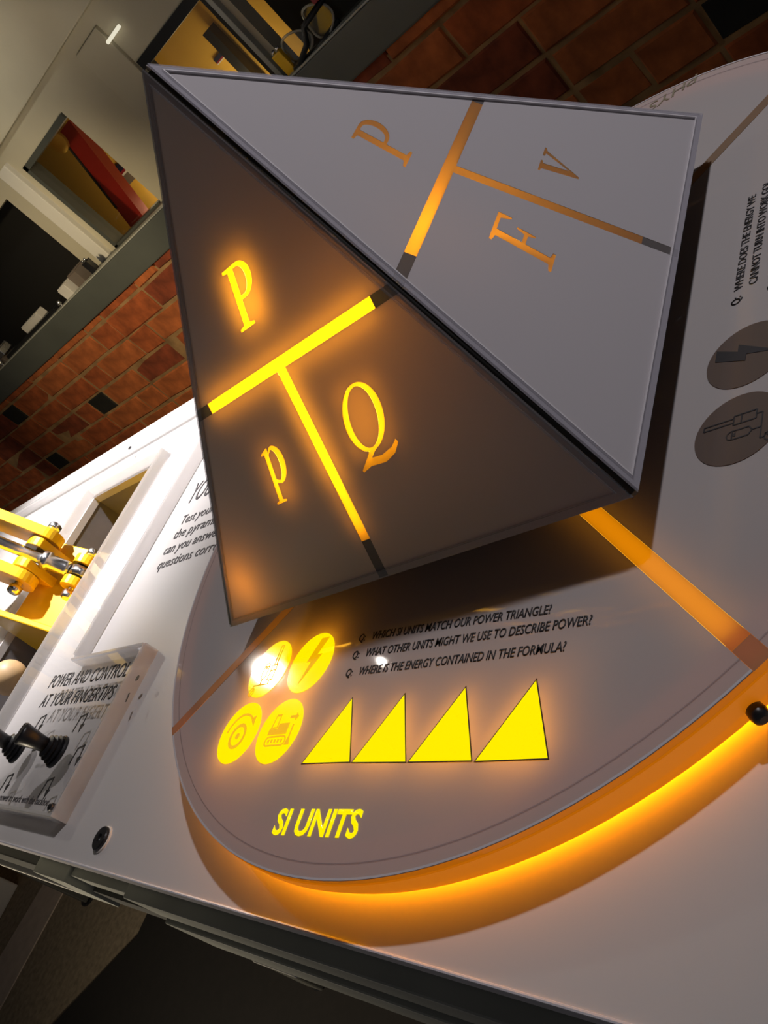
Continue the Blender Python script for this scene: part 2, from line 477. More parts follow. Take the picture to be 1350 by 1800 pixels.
# ---- ochre room beyond
YR = FAR + 1.1
bm = nb(); box(bm, -8.6, -3.0, YR, YR + 0.1, FLOOR, 3.0)
struct(put('wall_ochre', bm, M_yellowwall, o=(-5, YR, 0)))
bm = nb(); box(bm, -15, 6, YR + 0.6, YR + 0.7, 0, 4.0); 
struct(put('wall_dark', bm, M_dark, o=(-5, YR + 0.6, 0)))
bm = nb(); box(bm, -15, -6.0, FAR + 0.30, FAR + 0.36, 0.3, 2.0)  # near-black panel added to keep the open bay dark
struct(put('bay_dark_left', bm, M_dark, o=(-6.04, FAR + 0.3, 0.3)))
bm = nb(); box(bm, -2.84, 6.0, FAR + 0.30, FAR + 0.36, 0.3, 2.5)  # same black stand-in for darkness in the right bay
struct(put('bay_dark_right', bm, M_dark, o=(-2.8, FAR + 0.3, 0.3)))
def room_lamp(x, p): lamp('ochre_room_lamp', W(x, FAR + 0.75, 0.30), p, (1.0, 0.80, 0.45), 0.05)
room_lamp(-5.6, 1.1); room_lamp(-4.0, 0.9)
# things seen through the openings
bm = nb()
fb = (Vector((0, FAR + 0.5, 0)), Vector((1, 0, 0)), Vector((0, 0, 1)), Vector((0, -1, 0)))
e = empty('red_beam', (-5.7, FAR + 0.5, 0.2), 'tall red beam with rounded ochre head leaning behind the grey framed opening', 'beam')
plate(bm, [[(-5.87, 0.2), (-5.62, 0.2), (-5.27, 1.27), (-5.50, 1.27)]], fb, -0.1, 0.0); put('beam', bm, M_redbeam, e, keep=True)
bm = nb(); plate(bm, [[(-5.745, 0.55), (-5.725, 0.55), (-5.49, 1.25), (-5.51, 1.25)]], fb, 0.0, 0.012); put('groove', bm, M_dark, e, keep=True)
bm = nb(); plate(bm, [circ(-5.56, 1.24, 0.10, 24)], fb, -0.12, 0.03); put('head', bm, M_yellowwall, e, keep=True)
fy = (Vector((0, YR, 0)), Vector((1, 0, 0)), Vector((0, 0, 1)), Vector((0, -1, 0)))
def print_strip(x0, x1, z0, z1, label, third):
    e = empty('wall_print', ((x0 + x1) / 2, YR - 0.02, z0), label, 'picture')
    def st(n, a, b, m):
        bm = nb(); box(bm, x0, x1, YR - 0.02, YR - 0.001, z0 + (z1 - z0) * a, z0 + (z1 - z0) * b); put(n, bm, m, e)
    st('dark_stripe', 0.62, 1.0, M_navy); st('red_stripe', 0.48, 0.62, M_crimson)
    st('pale_stripe', 0.38, 0.48, M_whiteobj)
    if third: st('grey_stripe', -0.15, 0.38, M_greyprint)
print_strip(-6.18, -5.93, 0.60, 0.77, 'striped navy and red print on ochre wall behind the leaning red beam', True)
print_strip(-4.21, -4.08, 0.645, 0.73, 'small striped print on ochre wall behind the black framed opening', False)
bm = nb(); box(bm, -4.02, -3.93, YR - 0.12, YR - 0.03, FLOOR, 0.90)
tag(put('dark_post', bm, M_frameblack, o=(-3.98, YR - 0.1, FLOOR)), 'black upright post standing behind the black framed opening', 'post')

# ---- small things standing on the ledge
LT = 0.372
def ledge_box(name, x0, x1, z0, z1, y0, y1, mat, label, cat='block'):
    e = empty(name, ((x0 + x1) / 2, y0, z0), label, cat)
    b = nb(); box(b, x0, x1, y0, y1, z0, z1 - 0.012, 0.006); put('body', b, mat, e)
    b = nb(); box(b, x0 + 0.004, x1 - 0.004, y0 + 0.004, y1 - 0.004, z1 - 0.012, z1, 0.004); put('lid', b, mat, e)
    return e
ledge_box('small_block', -6.22, -6.06, LT, 0.50, 3.46, 3.6, M_whiteobj, 'small white block on the grey ledge beside a chrome knob')
ledge_box('small_block', -6.03, -5.88, LT, 0.515, 3.52, 3.66, M_greyprint, 'small grey block on the grey ledge behind the white block')
ledge_box('flat_case', -7.85, -6.50, LT, 0.42, 3.46, 3.64, M_black, 'long flat black case lying on the grey ledge', 'case')
ledge_box('case_box', -7.28, -6.86, 0.42, 0.50, 3.52, 3.62, M_whiteobj, 'small off-white box lying on the long black case', 'box')
ledge_box('tin_box', -8.35, -7.92, LT, 0.44, 3.46, 3.62, M_greyprint, 'low grey tin on the ledge at the frame edge', 'tin')
ledge_box('tin_box', -8.30, -7.86, 0.44, 0.53, 3.48, 3.62, M_steel, 'silver tin stacked on a low grey tin on the ledge', 'tin')
def knob(x, y, label):
    e = empty('chrome_knob', (x, y, LT), label, 'knob')
    b = nb(); lathe(b, [(0, 0), (0.022, 0), (0.022, 0.01), (0.01, 0.014), (0.01, 0.03), (0, 0.03)], (x, y, LT), 16); put('stem', b, M_steel, e, smooth=True)
    b = nb(); bmesh.ops.create_icosphere(b, subdivisions=2, radius=0.024)
    for v in b.verts: v.co += Vector((x, y, LT + 0.048))
    put('ball', b, M_steel, e, smooth=True)
knob(-6.30, 3.43, 'tiny chrome knob on the ledge next to the white block')
knob(-7.97, 3.43, 'tiny chrome knob on the ledge next to the stacked tins')
def clip(x, y, h, mat, label):
    e = empty('clip_stand', (x, y, LT), label, 'stand')
    b = nb(); box(b, x - 0.04, x + 0.04, y - 0.03, y + 0.03, LT, LT + h, 0.01); put('body', b, mat, e)
    for dx in (-0.022, 0.022):
        b = nb(); bmesh.ops.create_icosphere(b, subdivisions=2, radius=0.014)
        for v in b.verts: v.co += Vector((x + dx, y, LT + h + 0.012))
        put('bead', b, M_steel, e, smooth=True)
clip(-5.62, 3.50, 0.125, M_black, 'small black stand with two bright beads on the ledge before the pale post')
clip(-2.60, 3.50, 0.15, M_yellow, 'small yellow stand with two bright beads on the ledge beside the goggles')
def goggles(x, label, k=1.0):
    e = empty('safety_goggles', (x, 3.5, LT), label, 'goggles')
    def lens(cx_, cz_, rx, rz):
        pts = [(cx_ + rx * math.cos(a) * (1 - 0.15 * math.sin(a)), 3.46 + 0.05 * math.cos(a) ** 2, cz_ + rz * math.sin(a)) for a in [2 * math.pi * i / 26 for i in range(27)]]
        b = nb(); tube(b, pts, 0.008, 8); f = put('lens_rim', b, MATS['clear_goggle_rim'], e)
        b = nb(); plate(b, [[(p[0], p[2]) for p in pts[:-1]]], (Vector((0, 3.5, 0)), Vector((1, 0, 0)), Vector((0, 0, 1)), Vector((0, -1, 0))), 0, 0.008)
        put('lens', b, MATS['goggle_lens'], e, keep=True)
    lens(x - 0.085 * k, LT + 0.085 * k, 0.105 * k, 0.075 * k)
    lens(x + 0.13 * k, LT + 0.10 * k, 0.085 * k, 0.085 * k)
    b = nb(); tube(b, [(x - 0.2 * k, 3.52, LT + 0.03), (x - 0.1 * k, 3.43, LT + 0.02), (x + 0.02 * k, 3.42, LT + 0.06 * k), (x + 0.08 * k, 3.42, LT + 0.13 * k), (x + 0.24 * k, 3.5, LT + 0.15 * k)], 0.018, 8)
    put('strap', b, M_black, e)
    b = nb(); tube(b, [(x - 0.17 * k, 3.45, LT + 0.012), (x + 0.1 * k, 3.45, LT + 0.012), (x + 0.22 * k, 3.5, LT + 0.03)], 0.016, 8)
    put('lower_frame', b, M_black, e)
    b = nb(); box(b, x + 0.19 * k, x + 0.24 * k, 3.46, 3.5, LT + 0.16 * k, LT + 0.19 * k, 0.005); put('red_buckle', b, MATS['crimson_print'], e)
clear('clear_goggle_rim', (0.8, 0.8, 0.75), 0.45, (0.75, 0.74, 0.66), 0.1)
clear('goggle_lens', (0.9, 0.9, 0.88), 0.10, (0.5, 0.5, 0.45), 0.05)
goggles(-2.36, 'clear safety goggles with a black strap lying on the grey ledge', 1.1)

# ================================================================== TABLE
TL, TR_, TF, TB = -7.5, 1.35, -1.062, 1.09
HX0, HX1, HY0, HY1 = -3.06, -2.25, -0.80, 0.66
up = Vector((0, 0, 1)); X = Vector((1, 0, 0)); Y = Vector((0, 1, 0))
def slant(b):
    for v in b.verts: v.co.y += 0.020 * (0.5 - v.co.x)
    return b
def FY(x): return TF + 0.020 * (0.5 - x)
table = empty('exhibit_table', (0, 0, FLOOR), 'long white glossy exhibit table with grey rails and an open well', 'table')
ft = (Vector((0, 0, ZT)), X, Y, up)
bm = nb(); plate(bm, [[(TL, FY(TL)), (TR_, FY(TR_)), (TR_, -0.45)] + circ(0, 0, 1.045, 24, None, -8, 66) + [(0.30, 1.07), (0.1, TB), (TL, TB)], rect(HX0, HY0, HX1, HY1)], ft, -0.035, 0.0)
put('tabletop', bm, M_white, table, keep=True)
bm = nb(); box(bm, TL, TR_, TF - 0.006, TF, ZT - 0.036, ZT + 0.004, 0.003); slant(bm); put('edge_lip', bm, M_edge, table)
def rail(n, x0, x1, z0, z1, y, mat, dep=0.06):
    b = nb(); box(b, x0, x1, y, y + dep, z0, z1, 0.004); slant(b); put(n, b, mat, table)
rail('backing', TL, TR_, ZT - 0.425, ZT - 0.036, TF + 0.03, M_raildark)
rail('front_rail', TL, TR_, ZT - 0.118, ZT - 0.036, TF + 0.006, M_rail, 0.022)
rail('inner_rail', TL, -1.62, ZT - 0.29, ZT - 0.125, TF - 0.022, M_raildark, 0.05)
rail('bottom_lip', TL, -1.62, ZT - 0.31, ZT - 0.292, TF - 0.040, M_whiteobj, 0.05)
rail('rail_bracket', -1.615, -1.36, ZT - 0.31, ZT - 0.122, TF - 0.040, M_rail, 0.07)
rail('middle_rail', -1.355, -0.98, ZT - 0.20, ZT - 0.130, TF - 0.018, M_rail, 0.045)
rail('inner_rail', -1.355, -0.98, ZT - 0.31, ZT - 0.21, TF - 0.030, M_raildark, 0.05)
rail('middle_rail', -0.975, TR_, ZT - 0.245, ZT - 0.122, TF - 0.030, M_rail, 0.055)
rail('lower_rail', -0.975, TR_, ZT - 0.425, ZT - 0.258, TF - 0.042, M_rail, 0.065)
rail('bottom_lip', -0.80, -0.62, ZT - 0.445, ZT - 0.427, TF - 0.044, M_whiteobj, 0.05)
b = nb(); box(b, TL + 0.05, 0.10, TB - 0.10, TB - 0.06, FLOOR + 0.25, ZT - 0.036); put('spill_blocker', b, M_raildark, table)  # unseen panel added to keep the low fill off the bricks
for lx, lx2 in ((TL + 0.2, TL + 0.2), (-3.6, -3.6), (TR_ - 0.2, 0.0)):
    for lx, ly in ((lx, FY(lx) + 0.16), (lx2, TB - 0.22)):
        b = nb(); box(b, lx - 0.08, lx + 0.08, ly - 0.08, ly + 0.08, FLOOR + 0.03, ZT - 0.036, 0.01); put('leg', b, M_raildark, table)
        b = nb(); lathe(b, [(0, 0), (0.11, 0), (0.11, 0.02), (0.05, 0.035), (0, 0.035)], (lx, ly, FLOOR), 20); put('foot', b, M_black, table)
# grey lined well below the hole
wz = ZT - 0.75
b = nb()
g_ = 0.0015
box(b, HX0 - 0.03, HX0 - g_, HY0 - 0.03, HY1 + 0.03, wz, ZT - 0.036)
box(b, HX1 + g_, HX1 + 0.03, HY0 - 0.03, HY1 + 0.03, wz, ZT - 0.036)
box(b, HX0 - g_, HX1 + g_, HY0 - 0.03, HY0 - g_, wz, ZT - 0.036)
box(b, HX0 - g_, HX1 + g_, HY1 + g_, HY1 + 0.03, wz, ZT - 0.036)
box(b, HX0 - 0.03, HX1 + 0.03, HY0 - 0.03, HY1 + 0.03, wz - 0.03, wz)
put('well', b, M_well, table)
# black countersunk screw near the front edge
def screw(x, y, z, r, par):
    b = nb(); lathe(b, [(r * 1.1, 0), (r * 1.1, 0.004), (r * 1.02, 0.005), (0, 0.005)], (x, y, z), 28); put('screw_washer', b, M_whiteobj, par, smooth=False)
    b = nb(); lathe(b, [(r, 0.004), (r, 0.010), (r * 0.9, 0.013), (r * 0.36, 0.013), (r * 0.3, 0.006), (0, 0.006)], (x, y, z), 28); s = put('screw_head', b, M_black, par)
    b = nb(); lathe(b, [(0, 0.0065), (r * 0.22, 0.0065), (r * 0.22, 0.009), (0, 0.009)], (x, y, z), 6); put('hex_socket', b, M_steel, s)
screw(-0.953, -0.968, ZT, 0.030, table)
# printing on the table beside the cover sheet
def tabletext(n, s, x0, x1, y, cap, mat, z=ZT, par=None, bold=0.004, shear=0.0, dy=0.0):
    return text(n, s, (x0, y, z), (x1 - x0, dy, 0), (0, cap, 0), up, mat, par or table, bold, shear)
tabletext('lettering', 'YOU', -1.690, -1.515, 0.255, 0.108, M_inkgrey, bold=0.0)
tabletext('lettering', 'Test your', -1.635, -1.395, 0.145, 0.045, M_inkgrey, bold=0.0)
tabletext('lettering', 'the pyramid', -1.625, -1.295, 0.078, 0.045, M_inkgrey, bold=0.0)
tabletext('lettering', 'can you answer', -1.635, -1.235, 0.012, 0.045, M_inkgrey, bold=0.0)
tabletext('lettering', 'questions correctly', -1.615, -1.10, -0.055, 0.045, M_inkgrey, bold=0.0)

# ---- clear raised cover sheet around the well and under the controls
cover = empty('cover_sheet', (-1.7, -0.3, ZT), 'clear acrylic cover sheet with black printing lying on the white table', 'cover')
fc = (Vector((0, 0, ZT)), X, Y, up)
outer = [(TL + 0.05, 0.905), (TL + 0.05, -0.84), (-1.225, -0.945), (-1.225, -0.415), (-1.795, -0.415), (-1.795, 0.905)]
clear('sheet_underside', (1, 1, 1), 0.0, f0=0.0)
M_cover = clear('cover_acrylic', (1.0, 1.0, 1.0), 0.08, (0.88, 0.87, 0.87), 0.03, 0.035, 0.0, 0.5)
bm = nb(); plate(bm, [outer, rect(HX0 - 0.015, HY0 - 0.015, HX1 + 0.015, HY1 + 0.02)], fc, 0.0008, 0.045, (0, 1, 2))
put('sheet', bm, [M_cover, MATS['sheet_underside'], M_clearedge], cover, keep=True)
def edge_bar(p, q, w=0.009, z0=0.004, z1=0.050):
    p, q = Vector(p), Vector(q); d = (q - p).normalized(); n = Vector((-d.y, d.x)) * w
    b = nb(); plate(b, [[tuple(p), tuple(q), tuple(q + n), tuple(p + n)]], fc, z0, z1); put('bevelled_edge', b, M_clearedge, cover, keep=True)
edge_bar((-1.795, -0.40), (-1.795, 0.905)); edge_bar((-1.225, -0.945), (-1.225, -0.42))
edge_bar((-1.24, -0.415), (-1.795, -0.415)); edge_bar((TL + 0.05, -0.84), (-1.225, -0.945)); edge_bar((-1.795, 0.905), (TL + 0.05, 0.905))
edge_bar((HX1 + 0.015, HY0), (HX1 + 0.015, HY1 + 0.02), 0.008); edge_bar((HX1 + 0.02, HY1 + 0.02), (HX0 - 0.02, HY1 + 0.02), -0.012)
edge_bar((HX0 - 0.03, HY0), (HX0 - 0.03, HY1 + 0.02), -0.010)
tabletext('lettering', 'POWER AND CONTROL', -1.872, -1.245, -0.525, 0.052, M_ink, ZT + 0.045, cover, 0.008)
tabletext('lettering', 'AT YOUR FINGERTIPS', -1.850, -1.262, -0.598, 0.050, M_ink, ZT + 0.045, cover, 0.008)
tabletext('lettering', 'power to work with the backhoe', -1.715, -1.298, -0.918, 0.024, M_inkgrey, ZT + 0.045, cover, 0.0)
fcov = (Vector((0, 0, ZT + 0.045)), X, Y, up)
for sx, sy, an in ((-1.748, -0.660, 0), (-1.397, -0.668, 0), (-1.287, -0.770, 0), (-1.383, -0.868, 0), (-1.737, -0.862, 0)):
    polys = [band((sx - 0.02, sy - 0.03), (sx - 0.014, sy + 0.022), 0.007), band((sx - 0.016, sy + 0.02), (sx + 0.024, sy + 0.03), 0.006), band((sx + 0.022, sy + 0.03), (sx + 0.028, sy - 0.01), 0.006),
             [(sx + 0.014, sy - 0.006), (sx + 0.042, sy - 0.004), (sx + 0.028, sy - 0.032)]]
    flat('arrow_symbol', polys, fcov, M_ink, cover)
flat('printed_dot', [circ(-1.150, -0.538, 0.009, 14)], fcov, M_ink, cover)
flat('printed_mark', [band((-1.150, -0.585), (-1.142, -0.612), 0.007)], fcov, M_ink, cover)
flat('printed_mark', [band((-1.670, -0.752), (-1.635, -0.748), 0.012)], fcov, M_ink, cover)
b = nb(); lathe(b, [(0.012, 0), (0.012, 0.012), (0.006, 0.016), (0, 0.016)], (-1.245, -0.922, ZT + 0.045), 16); put('corner_bolt', b, M_darksteel, cover)
b = nb(); lathe(b, [(0.010, 0), (0.010, 0.006), (0, 0.006)], (-2.77, 0.86, ZT + 0.045), 16); put('corner_bolt', b, M_darksteel, cover)
def joystick(x, y, par, lean=0.0):
    z = ZT + 0.045
    b = nb(); lathe(b, [(0.050, 0), (0.050, 0.006), (0.046, 0.010), (0.040, 0.010), (0.044, 0.018), (0.036, 0.022), (0.040, 0.030), (0.031, 0.034), (0.034, 0.041), (0.024, 0.046), (0, 0.046)], (x, y, z), 32)
    j = put('joystick', b, M_black, par, smooth=False)
    b = nb(); tube(b, [(x, y, z + 0.04), (x + lean * 0.5, y, z + 0.075), (x + lean * 0.9, y, z + 0.118), (x + lean, y, z + 0.126)], [0.021, 0.026, 0.034, 0.030], 24)
    put('handle', b, M_black, j)
joystick(-1.440, -0.760, cover, -0.012); joystick(-1.800, -0.748, cover, -0.012)

# ---- toy digger arm reaching into the well
dig = empty('digger_arm', (-3.9, 0.2, ZT + 0.045), 'bright yellow model digger arm with steel ram reaching into the well', 'digger')
def xz(name, loops, y0, y1, mat, par, bev=True):
    b = nb(); plate(b, loops, (Vector((0, y0, 0)), X, up, -Y), -(y1 - y0), 0.0)
    o = put(name, b, mat, par, keep=True)
    md = o.modifiers.new('bevel', 'BEVEL'); md.width = 0.006 * S; md.segments = 2; md.limit_method = 'ANGLE'
    return o
def arm_profile(p, q, w0, w1):
    p, q = Vector(p), Vector(q); d = (q - p).normalized(); a = math.degrees(math.atan2(d.y, d.x))
    return circ(p.x, p.y, w0, 14, None, a + 90, a + 270) + circ(q.x, q.y, w1, 14, None, a - 90, a + 90)
PA = (-2.93, 0.025); PB = (-2.775, -0.155)
for y0, y1 in ((0.045, 0.095), (0.275, 0.325)):
    xz('dipper_plate', [arm_profile(PA, (-3.72, 1.15), 0.075, 0.075)], y0, y1, M_yellow, dig)
    xz('boom_plate', [[(-3.80, 1.22), (-3.64, 1.20), (-3.66, 1.06), (-3.95, 1.16), (-4.25, 1.10), (-4.42, 0.80), (-4.44, 0.02), (-4.66, 0.02), (-4.66, 0.86), (-4.42, 1.26), (-4.05, 1.34)]], y0 - 0.002, y1 + 0.002, M_yellow, dig)
# bucket bracket plates with two eyes and a notch between them
br = circ(PA[0], PA[1], 0.070, 12, None, 20, 200) + [(-3.03, -0.10), (-3.06, -0.30), (-3.0, -0.42), (-2.70, -0.42), (-2.66, -0.30)] + circ(PB[0], PB[1], 0.058, 12, None, -60, 150) + [(-2.845, -0.19), (-2.88, -0.20), (-2.91, -0.17), (-2.90, -0.08)]
for y0, y1 in ((0.105, 0.150), (0.222, 0.267)):
    xz('bucket_bracket', [br], y0, y1, M_yellow, dig)
b = nb(); box(b, -2.72, -2.66, 0.151, 0.221, -0.44, -0.22); put('bracket_web', b, M_yellow, dig)
b = nb(); box(b, -3.05, -2.99, 0.151, 0.221, -0.42, -0.14); put('bracket_web', b, M_yellow, dig)
def pin(c, y0, y1, r, name='pin'):
    b = nb(); tube(b, [(c[0], y0, c[1]), (c[0], y1, c[1])], r, 14)
    o = put(name, b, M_steel, dig)
    for yy, s in ((y0, -1), (y1, 1)):
        b = nb(); tube(b, [(c[0], yy, c[1]), (c[0], yy + 0.03 * s, c[1]), (c[0], yy + 0.04 * s, c[1])], [r * 1.9, r * 1.9, r * 1.2], 6); put('nut', b, M_steel, o)
pin(PA, 0.03, 0.345, 0.017); pin(PB, 0.088, 0.283, 0.015); pin((-3.72, 1.15), 0.03, 0.34, 0.017)
# hydraulic ram
ra = Vector((PB[0], 0.186, PB[1])); rb = Vector((-3.30, 0.186, 0.62)); dr = (rb - ra).normalized()
b = nb(); tube(b, [ra + dr * 0.16, rb], 0.027, 18); put('ram_rod', b, M_steel, dig)
b = nb(); tube(b, [rb, rb + dr * 0.02, rb + dr * 0.5], [0.04, 0.048, 0.048], 20); put('ram_cylinder', b, M_darksteel, dig)
b = nb(); tube(b, [ra + dr * 0.05, ra + dr * 0.07, ra + dr * 0.15, ra + dr * 0.155, ra + dr * 0.185, ra + dr * 0.19], [0.030, 0.037, 0.037, 0.046, 0.046, 0.028], 20); rod_end = put('rod_end', b, M_steel, dig)
b = nb(); tube(b, [(PB[0], 0.163, PB[1]), (PB[0], 0.209, PB[1])], 0.050, 24); put('rod_eye', b, M_steel, rod_end)
for y0, y1 in ((0.150, 0.163), (0.209, 0.222)):
    b = nb(); tube(b, [(PB[0], y0, PB[1]), (PB[0], y1, PB[1])], 0.036, 18); put('spacer', b, M_black, dig)
# bucket
bp = [(-2.92, 0.06), (-2.84, 0.09), (-2.60, -0.14), (-2.40, -0.34), (-2.36, -0.52), (-2.44, -0.74), (-2.86, -0.76), (-2.98, -0.52), (-2.98, -0.20)]
xz('bucket_side', [bp], -0.16, -0.13, M_yellow, dig)
xz('bucket_side', [[(-2.70, -0.34), (-2.50, -0.34)] + bp[4:8] + [(-2.90, -0.40)]], 0.34, 0.37, M_yellow, dig)
for (a0, a1), nm in ((((-3.00, -0.06), (-2.66, -0.30)), 'bucket_shell'), (((-2.66, -0.30), (-2.40, -0.36)), 'bucket_shell'), (((-2.40, -0.34), (-2.36, -0.52)), 'bucket_shell'), (((-2.36, -0.52), (-2.44, -0.74)), 'bucket_shell'), (((-2.44, -0.74), (-2.86, -0.76)), 'bucket_shell'), (((-2.98, -0.20), (-2.98, -0.52)), 'bucket_back')):
    xz(nm, [band(a0, a1, 0.03)], -0.13, 0.34, M_yellow, dig)
# curved hoses over the boom
for k, yy in enumerate((0.13, 0.19, 0.25)):
    b = nb(); tube(b, [(-4.52 + 0.0 * k, yy, 0.02), (-4.60, yy, 0.6), (-4.48, yy, 1.15), (-4.10, yy, 1.42), (-3.75, yy, 1.30)], 0.022, 10); put('hose', b, M_black, dig)
b = nb(); box(b, -4.85, -4.25, -0.05, 0.42, ZT + 0.045, ZT + 0.12, 0.01); put('base', b, M_yellow, dig)
# wooden balls in the well
def ball(x, y, z, r, label):
    b = nb(); bmesh.ops.create_icosphere(b, subdivisions=3, radius=r)
    for v in b.verts: v.co += Vector((x, y, z))
    o = put('wooden_ball', b, M_wood, o=(x, y, z - r), smooth=True); tag(o, label, 'ball')
    return o
# post for the ball at the near end of the well
hd = empty('wooden_handle', (-2.62, -0.40, wz), 'pale wooden ball on a dark rod in the near end of the well', 'handle')
b = nb(); bmesh.ops.create_icosphere(b, subdivisions=3, radius=0.075)
for v in b.verts: v.co += Vector((-2.62, -0.40, -0.09))
put('ball', b, M_wood, hd, smooth=True)
b = nb(); tube(b, [(-2.62, -0.40, wz), (-2.62, -0.40, -0.15)], 0.03, 14); put('rod', b, M_darksteel, hd)

# ================================================================== ROUND LIT DISC
disc = empty('quiz_disc', (0, 0, ZT), 'large round grey translucent disc glowing amber, standing on the white table', 'display', rot=TURN)
fd = (Vector((0, 0, 0)), X, Y, up)
b = nb(); plate(b, [circ(0, 0, 0.975, 128), circ(0, 0, 0.955, 128)], fd, -0.064, -0.045); put('inner_wall', b, M_ring, disc, keep=True)
b = nb(); plate(b, [circ(0, 0, 0.952, 128)], fd, ZT + 0.001, ZT + 0.012); put('bottom_plate', b, M_dark, disc, keep=True)
b = nb(); plate(b, [circ(0, 0, 1.0, 160), circ(0, 0, 0.93, 160)], fd, -0.040, -0.0135); put('edge_ring', b, M_ring, disc, keep=True)
b = nb(); plate(b, [circ(0, 0, 0.992, 160), circ(0, 0, 0.94, 160)], fd, -0.0645, -0.0405); put('lower_ring', b, M_ring, disc, keep=True)
b = nb(); plate(b, [circ(0, 0, 0.964, 160), circ(0, 0, 0.955, 160)], fd, -0.083, -0.0655); put('light_strip', b, M_strip, disc, keep=True)
HW = 0.0155
def sector(a):
    """quarter disc between two amber lines, a = direction of its middle in degrees"""
    c = math.radians(45); r = 0.998
    d = HW / math.sin(c)
    t = math.degrees(math.asin(HW / r))
    return [(d * math.cos(math.radians(a)), d * math.sin(math.radians(a)))] + circ(0, 0, r, 40, None, a - 45 + t, a + 45 - t)
for a in (-90, 0, 90, 180):
    b = nb(); plate(b, [sector(a)], fd, -0.012, 0.0, (0, 1)); put('film_sector', b, [M_film, M_clear], disc, keep=True)
    t = math.degrees(math.asin(HW / 1.0))
    b = nb(); plate(b, [ringarc(0, 0, 0.9712, 0.9728, a - 45 + t, a + 45 - t, 40)], fd, 0.0002, 0.0015); put('rim_line', b, M_clearband, disc, keep=True)
    b = nb(); plate(b, [ringarc(0, 0, 0.9940, 0.9975, a - 45 + t, a + 45 - t, 40)], fd, 0.0002, 0.0015); put('rim_edge', b, M_panelline, disc, keep=True)
for a, m in ((-45, M_amber), (-135, M_ambdull), (45, M_ambdull), (135, M_ambdull)):
    ca, sa = math.cos(math.radians(a)), math.sin(math.radians(a))
    fl = (Vector((0, 0, 0)), Vector((ca, sa, 0)), Vector((-sa, ca, 0)), up)
    b = nb(); plate(b, [rect(0.03, -HW + 0.0004, 0.955, HW - 0.0004)], fl, -0.010, 0.0005, (0, 1)); put('sector_line', b, [m, M_clear], disc, keep=True)
    b = nb(); plate(b, [rect(0.9555, -HW + 0.0004, 0.999, HW - 0.0004)], fl, -0.012, 0.0005, (0, 1)); put('line_end', b, [M_ambdull, M_clear], disc, keep=True)
    if a == -45:
        b = nb(); plate(b, [rect(0.30, -0.03, 0.955, 0.03)], fl, -0.034, -0.026); put('line_light', b, M_guideline, disc, keep=True)
    if a == -135:
        b = nb(); plate(b, [rect(0.30, -0.02, 0.90, 0.02)], fl, -0.034, -0.026); put('line_light', b, M_guidelow, disc, keep=True)
# --- picture symbols, drawn in a unit circle (reading upright)
BOLT = [(0.13, 0.80), (0.50, 0.80), (0.20, 0.24), (0.44, 0.24), (-0.20, -0.70), (0.02, 0.02), (-0.20, 0.02)]
def sym_bolt(): return [BOLT]
def sym_turn():
    out = [[circ(0.0, -0.12, 0.42, 32), circ(0.0, -0.12, 0.31, 32)], circ(0, -0.12, 0.10, 16)]
    out.append(ringarc(0.0, -0.10, 0.66, 0.73, 45, 170, 24)); out.append([(0.62, 0.52), (0.40, 0.42), (0.66, 0.16)])
    return out
def sym_dozer():
    out = [[(-0.50, 0.06), (-0.10, 0.06), (-0.10, 0.22), (0.42, 0.22), (0.42, -0.12), (-0.50, -0.12)]]
    out.append([[(-0.46, 0.08), (-0.14, 0.08), (-0.14, 0.52), (-0.38, 0.52)], [(-0.40, 0.12), (-0.18, 0.12), (-0.18, 0.46), (-0.36, 0.46)]])
    out.append([circ(-0.36, -0.32, 0.16, 12, None, 90, 270) + circ(0.36, -0.32, 0.16, 12, None, -90, 90), circ(-0.36, -0.32, 0.11, 12, None, 90, 270) + circ(0.36, -0.32, 0.11, 12, None, -90, 90)])
    for k in range(5): out.append(rect(-0.36 + 0.16 * k, -0.37, -0.28 + 0.16 * k, -0.27))
    out.append([(0.60, 0.16), (0.66, 0.16), (0.66, -0.20), (0.76, -0.46), (0.52, -0.46), (0.60, -0.20)])
    out.append([(0.34, 0.36), (0.60, 0.36), (0.60, 0.28), (0.74, 0.40), (0.60, 0.52), (0.60, 0.44), (0.34, 0.44)])
    return out
def sym_pump():
    w = 0.030
    def poly(pts, close=True):
        n = len(pts)
        return [band(pts[i], pts[(i + 1) % n], w) for i in range(n if close else n - 1)]
    out = poly([(0.12, 0.10), (0.38, 0.10), (0.38, -0.42), (0.12, -0.42)])
    out += poly([(0.12, -0.08), (0.38, -0.08)], False) + poly([(0.19, 0.10), (0.19, 0.80), (0.31, 0.80), (0.31, 0.10)], False)
    out += poly([(-0.30, 0.10), (-0.06, 0.10), (-0.06, -0.28), (-0.18, -0.36), (-0.30, -0.28)]) 
    out.append(ringarc(-0.18, 0.10, 0.105, 0.135, 0, 180, 14))
    out += poly([(-0.18, -0.36), (-0.18, -0.56)], False) + poly([(0.25, -0.42), (0.25, -0.56), (-0.50, -0.56), (-0.50, -0.66)], False)
    out.append([circ(-0.50, -0.78, 0.14, 20), circ(-0.50, -0.78, 0.112, 20)])
    out += poly([(-0.60, -0.88), (-0.40, -0.66)], False)
    out.append([(-0.24, 0.02), (-0.12, 0.02), (-0.18, 0.10)])
    return out
IC = [(-0.391, -0.580, sym_pump), (-0.243, -0.584, sym_bolt), (-0.403, -0.726, sym_turn), (-0.257, -0.731, sym_dozer)]
IR = 0.0675
def rot2(p, a):
    c, s_ = math.cos(a), math.sin(a)
    return (p[0] * c - p[1] * s_, p[0] * s_ + p[1] * c)
